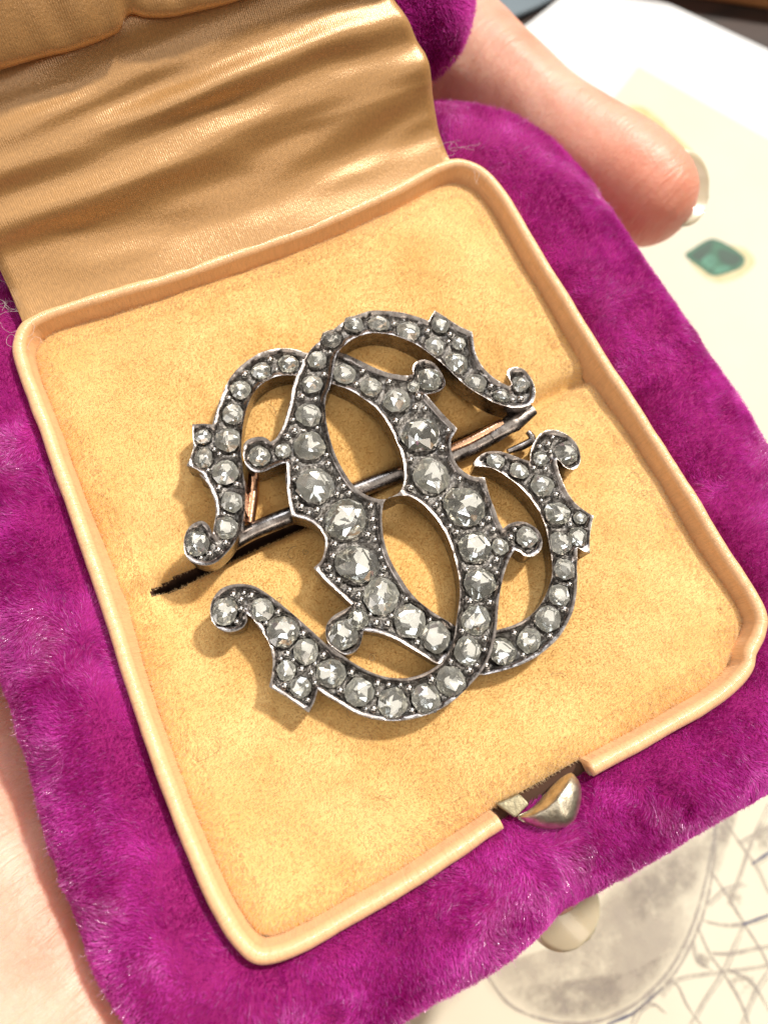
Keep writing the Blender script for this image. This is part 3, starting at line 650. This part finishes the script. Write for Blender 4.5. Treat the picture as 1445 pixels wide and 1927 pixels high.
fd_ = at(1214, 366, -9.5) - at(1010, 222, -11.5); mp_ = m.node('ShaderNodeMapping'); mp_.inputs['Rotation'].default_value = (0, 0, -math.atan2(fd_[1], fd_[0])); m.wire(v, mp_.inputs['Vector'])
ms_ = m.node('ShaderNodeMapping'); ms_.inputs['Scale'].default_value = (1.3, .22, .22); m.wire(mp_.outputs[0], ms_.inputs['Vector']); m.bump(m.noise(ms_.outputs[0], 1.0, 3, .6, .4), .55, .0005, b_); M_SKIN = m.m
m = Mat('fingernail', (.50, .44, .32), .25); m.set('Subsurface Weight', .4); m.set('Subsurface Radius', (1, .8, .5)); m.set('Subsurface Scale', .0015); m.set('Coat Weight', .3); M_NAIL = m.m
def chain_spheres(bm, pts, rads, step=1.2):
    pts = np.array(pts, float); L = np.r_[0, np.cumsum(np.linalg.norm(np.diff(pts, axis=0), axis=1))]
    C3 = catmull(np.column_stack([pts, rads]), False, step)
    for q in C3:
        bmesh.ops.create_icosphere(bm, subdivisions=2, radius=float(q[3]) * U, matrix=Matrix.Translation(Vector(q[:3]) * U))
hand = None
bm = bmesh.new()
# finger that comes round from behind the lid and rests along the right-hand side
chain_spheres(bm, [(-5, 62, -20), at(790, 70, -18), at(925, 165, -13), at(1010, 222, -11.5), at(1095, 285, -10.5), at(1165, 335, -10), at(1214, 366, -9.5)], [9.8, 9.4, 8.7, 7.3, 7.6, 8.0, 7.1])
# palm and heel of the hand below and left of the box
chain_spheres(bm, [(-74, 30, -32), (-60, 8, -25), (-53, -18, -21), (-49, -46, -19.5), (-47, -80, -21)], [16, 17, 18, 18.5, 19], 4)
chain_spheres(bm, [(-40, 30, -38), (-34, 0, -40), (-34, -26, -40), (-38, -44, -40)], [14, 15, 15, 15], 4)
chain_spheres(bm, [(-15, 34, -38), (-12, 0, -40), (-10, -30, -40)], [13, 14, 13], 4)
chain_spheres(bm, [(-60, 22, -34), (-40, 52, -30), (-20, 60, -24), (-5, 62, -20)], [14, 11, 10, 9.5], 2)
# fingers lying under the box
chain_spheres(bm, [(-10, 20, -37), (15, 12, -36), (27, 2, -34), (30, -8, -33)], [9, 8, 7.5, 6.5])
chain_spheres(bm, [(-10, 0, -37), (14, -12, -36), (26, -22, -34), (28, -30, -33)], [9, 8, 7.4, 6.5])
tipc = at(1050, 1690, -30)
chain_spheres(bm, [(-12, -22, -36), (-2, -34, -35), tipc + np.array([-2, 8, -1]), tipc + np.array([0, 3.2, -.5])], [9, 8, 7, 5.6])
hm = bpy.data.meshes.new('hand'); bm.to_mesh(hm); bm.free(); hm.materials.append(M_SKIN)
hand = bpy.data.objects.new('hand', hm); C.objects.link(hand)
rm = hand.modifiers.new('Remesh', 'REMESH'); rm.mode = 'VOXEL'; rm.voxel_size = .0009; rm.use_smooth_shade = True
sm = hand.modifiers.new('Smooth', 'SMOOTH'); sm.factor = .5; sm.iterations = 14
tag(hand, "person's bare hand cradling the box, one fingertip along its right side", 'hand')
def nail(center, axis, side, up, ln, wd, name='fingernail'):
    """curved nail plate: axis along the finger, side across, up out of the nail"""
    V = []; nu_, nv_ = 17, 13
    for i in range(nu_):
        t = i / (nu_ - 1)
        for j in range(nv_):
            s = (j / (nv_ - 1) - .5) * 2
            end = math.sqrt(max(0.004, 1 - (max(0, t - .35) / .65) ** 2.4)) * (.9 + .1 * min(1, t * 4))
            V.append(center + axis * (t * ln) + side * (s * wd * end) + up * (-(s * end) ** 2 * wd * .30 - .25 * (t - .4) ** 2 * ln * .3))
    o = mesh(name, V, grid_faces(nu_, nv_), M_NAIL, None); o.parent = hand
    so_ = o.modifiers.new('Solidify', 'SOLIDIFY'); so_.thickness = .0005; so_.offset = 0
    return o
IR, ID, IF = R[0], R[1], R[2]
nail(at(1230, 352, -8.5), unit(IR + .16 * ID + .12 * IF), unit(ID - .16 * IR), unit(IF), 7.6, 5.0)
nail(tipc + np.array([-1.0, 1.0, 2.0]), unit(np.array([.35, -.93, -.08])), unit(np.array([.93, .35, 0])), np.array([0, 0, 1.]), 6.3, 4.6)

# ================================================================== table, papers and drawings
PZ0 = -58.0
m = Mat('dark_wood_table', (.035, .018, .010), .7); v = m.coords('Object', (30, 260, 30)); m.wire(m.ramp(m.noise(v, 1, 4), [(.3, (.012, .005, .003)), (.7, (.04, .015, .008))]), m.b.inputs['Base Color']); M_TABLE = m.m
def flat(name, pts, z, mat, parent=None):
    V = [(*p[:2], z) for p in pts]; return mesh(name, V, [tuple(range(len(V)))] if sum(V[i][0] * V[(i + 1) % len(V)][1] - V[(i + 1) % len(V)][0] * V[i][1] for i in range(len(V))) > 0 else [tuple(range(len(V)))[::-1]], mat, parent, smooth=False)
table = flat('tabletop', [(-900, -900), (900, -900), (900, 900), (-900, 900)], PZ0 - 1.0, M_TABLE); tag(table, kind='structure')
def paper_mat(name, c0, c1, sc=.02):
    m = Mat(name, c0, .8); v = m.coords(); m.wire(m.ramp(m.noise(v, sc, 4), [(.35, c0), (.65, c1)]), m.b.inputs['Base Color']); m.bump(m.noise(v, 2.5, 3), .15, .0001); return m.m
M_WHITE = paper_mat('white_paper', (.66, .67, .69), (.70, .71, .72))
M_CREAMP = paper_mat('cream_paper', (.64, .59, .47), (.68, .64, .53))
M_TINT = paper_mat('tinted_wash', (.80, .73, .52), (.84, .78, .60))
def thick_sheet(name, px, z, t, mat):
    P = [at(x, y, z)[:2] for x, y in px]; n = len(P)
    V = [(*p, z) for p in P] + [(*p, z - t) for p in P]
    ar = sum(P[i][0] * P[(i + 1) % n][1] - P[(i + 1) % n][0] * P[i][1] for i in range(n)); o_ = range(n) if ar > 0 else range(n)[::-1]
    top = tuple(o_); F2 = [top, tuple(i + n for i in top[::-1])]
    for k in range(n): a, b = top[k], top[(k + 1) % n]; F2.append((b, a, a + n, b + n))
    return mesh(name, V, F2, mat, None, smooth=False)
sheet = thick_sheet('design_sheet', [(1243, 0), (1600, 165), (2600, 900), (2600, 2600), (300, 2600), (300, 700), (900, 110), (1000, 40), (1062, -10), (1110, -60)], PZ0, .8, M_WHITE)
tag(sheet, 'white mount with cream drawing paper and jewellery sketches lying under the box', 'drawing')
def P0(x, y): return at(x, y, PZ0)[:2]
flat('drawing_paper', [P0(1200, 125), P0(1445, 262), P0(1900, 560), P0(2300, 2400), P0(500, 2500), P0(600, 900)], PZ0 + .06, M_CREAMP, sheet)
# painted emerald, leaf-shaped, in a few greens
def paint(name, col, c2, sc=.5):
    m = Mat(name, col, .6); v = m.coords(); m.wire(m.ramp(m.noise(v, sc, 3), [(.35, col), (.7, c2)]), m.b.inputs['Base Color']); return m.m
G1, G2, G3 = paint('green_paint', (.006, .075, .038), (.014, .13, .065)), paint('dark_green_paint', (.003, .035, .02), (.006, .06, .032)), paint('pale_green_paint', (.05, .22, .14), (.02, .13, .08))
SHD = paint('ochre_wash', (.52, .44, .22), (.60, .52, .32))
def blob(name, pts, z, mat, n=60): return flat(name, resample(catmull([P0(x, y) for x, y in pts], True, .5), n), z, mat, sheet)
blob('ochre_shadow', [(1296, 488), (1340, 530), (1385, 525), (1420, 492), (1400, 468), (1360, 462)], PZ0 + .10, SHD)
blob('painted_gem', [(1288, 480), (1300, 470), (1330, 452), (1342, 450), (1380, 468), (1400, 486), (1396, 502), (1370, 514), (1340, 520), (1318, 506)], PZ0 + .14, G1)
blob('gem_facet', [(1300, 480), (1338, 456), (1330, 478), (1312, 492)], PZ0 + .18, G2, 24)
blob('gem_facet', [(1318, 494), (1334, 480), (1346, 490), (1336, 506)], PZ0 + .18, G3, 24)
blob('gem_facet', [(1350, 470), (1392, 484), (1384, 500), (1356, 494)], PZ0 + .18, G2, 24)
blob('gem_facet', [(1342, 506), (1372, 502), (1366, 511), (1344, 515)], PZ0 + .18, G3, 24)
OLV = paint('olive_wash', (.42, .38, .14), (.60, .55, .28))
blob('painted_leaf', [(1180, 200), (1215, 205), (1265, 250), (1305, 290), (1325, 330), (1320, 360), (1290, 350), (1240, 290), (1195, 240)], PZ0 + .10, OLV)
# pencil: strokes and smudges, flat on the sheet
def pencil(name, col, dens, sc, soft=False):
    m = Mat(name, col, .85); v = m.coords(); f = m.ramp(m.noise(v, sc, 5, .75), [(.5 - dens * .5, (0, 0, 0)), (.85 - dens * .3, (1, 1, 1))])
    if soft:
        a = m.node('ShaderNodeAttribute'); a.attribute_name = 'soft'; x = m.node('ShaderNodeMath', operation='MULTIPLY'); m.wire(f, x.inputs[0]); m.wire(a.outputs['Fac'], x.inputs[1]); f = x.outputs[0]
    m.wire(f, m.b.inputs['Alpha']); return m.m
PEN1 = pencil('pencil_line', (.40, .36, .33), .5, .9); PEN2 = pencil('pencil_smudge', (.34, .30, .27), .25, .25, True); PEN3 = pencil('pencil_wash', (.44, .39, .34), .40, .09, True)
INK = pencil('blue_ink_line', (.07, .08, .16), .95, .9)
Z8 = lambda x, y: (720 + x / 1.993, 1200 + y / 1.993)
lz = [PZ0 + .16]
def stroke(pts, w_, mat=PEN1, name='pencil_stroke'):
    P = catmull([P0(*Z8(x, y)) for x, y in pts], False, .6); T = unit(np.gradient(P, axis=0)); N = np.stack([-T[:, 1], T[:, 0]], 1)
    ww = w_ * (.6 + .4 * np.sin(np.linspace(0.3, 2.9, len(P))))[:, None] * (1 + .3 * VN(P[:, :1] * .8, P[:, 1:] * .8))
    lz[0] += .0015; V = [(*a, lz[0]) for a in P + N * ww] + [(*a, lz[0]) for a in P - N * ww]; n = len(P)
    return mesh(name, V, [(i, n + i, n + i + 1, i + 1) for i in range(n - 1)], mat, sheet, smooth=False)
# big shaded stone with its rim
stroke([(380, 1250), (470, 1370), (600, 1430), (760, 1445), (900, 1400), (1030, 1300), (1120, 1170), (1180, 1020), (1215, 880), (1240, 740), (1250, 640)], .3)
stroke([(840, 1449), (940, 1405), (1010, 1345), (1050, 1310)], .2, INK, 'ink_stroke')
stroke([(1250, 700), (1240, 820), (1220, 960), (1180, 1090), (1110, 1230), (1030, 1330), (930, 1420)], .25)
def smudge(pts, mat, dz):
    P = resample(catmull([P0(*Z8(x, y)) for x, y in pts], True, .6), 60); c = P.mean(0); V = []; soft = []
    for k, (f_, a_) in enumerate(((1.06, 0.), (.9, .45), (.72, .85), (.45, 1.), (.2, 1.))):
        for p in P: V.append((*(c + (p - c) * f_), PZ0 + dz)); soft.append(a_)
    V.append((*c, PZ0 + dz)); soft.append(1.)
    fs = [(k * 60 + i, k * 60 + (i + 1) % 60, (k + 1) * 60 + (i + 1) % 60, (k + 1) * 60 + i) for k in range(4) for i in range(60)] + [(240 + i, 240 + (i + 1) % 60, 300) for i in range(60)]
    o = mesh('pencil_shading', V, fs, mat, sheet, smooth=False); at_ = o.data.attributes.new('soft', 'FLOAT', 'POINT'); at_.data.foreach_set('value', soft); return o
smudge([(860, 930), (1230, 720), (1215, 880), (1170, 1040), (1110, 1180), (1020, 1300), (890, 1400), (760, 1440), (600, 1425), (470, 1365), (390, 1260), (560, 1180), (720, 1130)], PEN3, .10)
smudge([(900, 960), (1200, 780), (1190, 900), (1080, 1010), (960, 1080)], PEN2, .12)
smudge([(480, 1330), (700, 1280), (960, 1240), (1080, 1180), (960, 1340), (760, 1430), (580, 1415)], PEN2, .125)
smudge([(1215, 640), (1330, 620), (1300, 760), (1240, 900), (1215, 880)], PEN2, .13)
# lattice of small triangles and arcs beside it
LAT = [[(1250, 640), (1330, 760), (1390, 850), (1445, 960)], [(1445, 620), (1380, 760), (1330, 900), (1290, 1000)], [(1200, 1060), (1280, 1075), (1370, 1065), (1445, 1040)],
       [(1215, 1000), (1280, 940), (1350, 920)], [(1230, 880), (1290, 970), (1350, 1070), (1420, 1180), (1470, 1290)], [(1180, 1090), (1220, 1180), (1270, 1250), (1330, 1350), (1370, 1449)],
       [(1350, 1070), (1310, 1160), (1270, 1250), (1200, 1360), (1150, 1449)], [(1060, 1290), (1150, 1265), (1270, 1250), (1380, 1235), (1470, 1220)], [(1445, 1240), (1390, 1330), (1340, 1449)],
       [(1040, 1340), (1090, 1290), (1140, 1380), (1190, 1449)], [(1380, 850), (1445, 810)], [(1330, 770), (1400, 730), (1470, 700)], [(1230, 1180), (1300, 1180), (1400, 1160), (1470, 1150)],
       [(1160, 1130), (1170, 1200), (1220, 1240)], [(1290, 1240), (1380, 1290), (1445, 1400)], [(930, 1445), (960, 1390), (1010, 1370), (1050, 1400)]]
for i, L in enumerate(LAT):
    stroke(L, .16); stroke([(x + 10 + 4 * math.sin(i + x), y + 8) for x, y in L], .10)
stroke([(1380, 850), (1445, 805), (1500, 770)], .18, INK, 'ink_stroke'); stroke([(1345, 1075), (1400, 1055), (1470, 1030)], .18, INK, 'ink_stroke')
for q in ([(1290, 1290), (1380, 1260), (1400, 1330), (1330, 1340)], [(1300, 930), (1345, 960), (1330, 1040), (1290, 980)], [(1390, 720), (1445, 690), (1445, 790), (1390, 810)], [(1180, 1180), (1230, 1200), (1210, 1240), (1170, 1220)]): smudge(q, PEN2, .135)
for i in range(14):
    y = 1180 + i * 17; stroke([(500 + 18 * i + 30 * math.sin(i * 2.1), y + 60), (720 + 14 * i, y + 20 + 9 * math.sin(i)), (900 + 6 * i + 40 * math.sin(i * 1.3), y - 40)], .16, PEN2)
# things at the far edge of the table
m = Mat('amber_leather', (.42, .16, .05), .5); v = m.coords(); m.wire(m.ramp(m.noise(v, .03, 3), [(.35, (.30, .10, .03)), (.7, (.55, .25, .09))]), m.b.inputs['Base Color']); M_AMBER = m.m
cp = at(1345, 27, PZ0 - 1); ca = math.radians(-32); ex = np.array([math.cos(ca), math.sin(ca), 0]); ey = np.array([-math.sin(ca), math.cos(ca), 0])
case = thing('brown_case', cp, 'blurred amber brown case at the far corner of the table beyond the papers', 'case')
V = []
for zc in (0, 5, 5.8, 8):
    for sx, sy in ((-60, 4), (90, 4), (90, 70), (-60, 70)):
        k_ = .985 if zc == 5.8 else 1; V.append(cp + ex * sx * k_ + ey * (sy * k_) + np.array([0, 0, zc]))
cb = mesh('case_body', V[:8], [(0, 1, 5, 4), (1, 2, 6, 5), (2, 3, 7, 6), (3, 0, 4, 7), (4, 5, 6, 7), (3, 2, 1, 0)], M_AMBER, case, smooth=False)
cl_ = mesh('case_cover', V[8:], [(0, 1, 5, 4), (1, 2, 6, 5), (2, 3, 7, 6), (3, 0, 4, 7), (4, 5, 6, 7), (3, 2, 1, 0)], M_AMBER, case, smooth=False)
for o_ in (cb, cl_): b__ = o_.modifiers.new('Bevel', 'BEVEL'); b__.width = .0008; b__.segments = 3
m = Mat('grey_blue_cloth', (.16, .20, .23), .9); v = m.coords(); m.bump(m.noise(v, 1.2, 3), .5, .0003); M_CLOTH = m.m
V = []; cnr = [at(x, y, PZ0)[:2] for x, y in ((860, 90), (1035, 5), (1085, -70), (760, -60))]
for a_ in range(25):
    for b__ in range(25):
        p = (np.array(cnr[0]) * (1 - a_ / 24) + np.array(cnr[1]) * a_ / 24) * (1 - b__ / 24) + (np.array(cnr[3]) * (1 - a_ / 24) + np.array(cnr[2]) * a_ / 24) * b__ / 24
        V.append((*p, PZ0 + 1.2 + 1.2 * mnoise.noise(Vector((p[0] * .08, p[1] * .08, 2.2)))))
cloth = mesh('folded_cloth', V, grid_faces(25, 25), M_CLOTH, None); tag(cloth, 'dark grey blue cloth on the table behind the finger', 'cloth')
so_ = cloth.modifiers.new('Solidify', 'SOLIDIFY'); so_.thickness = .0012
# ================================================================== lint and stray hairs
m = Mat('stray_hair', (.20, .12, .06), .5); M_HAIR = m.m
m = Mat('lint_thread', (.62, .55, .52), .6); M_LINT = m.m
def strays(n, centers, spread, ln, rad, mat, name, parent, zf, seed):
    g = np.random.default_rng(seed); pts = []
    for k in range(n):
        c = centers[k % len(centers)]; p = np.array(at(c[0] + g.normal(0, spread), c[1] + g.normal(0, spread), 0)[:2]); z = zf(p)
        a = g.uniform(0, 6.28); cur = g.normal(0, .5); q = np.array([p[0], p[1], z]); row = [q.copy()]
        for i in range(7):
            a += cur + g.normal(0, .3); q = q + np.array([math.cos(a), math.sin(a), g.normal(0, .12)]) * ln * g.uniform(.7, 1.3) / 7; row.append(q.copy())
        pts.append(row)
    return tag(fibres(name, np.array(pts), mat, rad, parent, .8), kind='stuff')
padz = lambda p: float(pad_height(np.array([p]))[0][0]) + .45
strays(26, [(g1, g2) for g1, g2 in zip(np.random.default_rng(1).uniform(250, 1250, 26), np.random.default_rng(2).uniform(600, 1600, 26)) if sdist(np.array([at(g1, g2, 0)[:2]]), PADC2)[0] > 2], 6, 2.0, .022, M_HAIR, 'stray_hairs', box, padz, 9)
strays(20, [(35, 600), (20, 570), (850, 300), (880, 300), (60, 640)], 16, 3.0, .013, M_LINT, 'lint_threads', box, lambda p: .8 + random.random() * 1.2, 10)
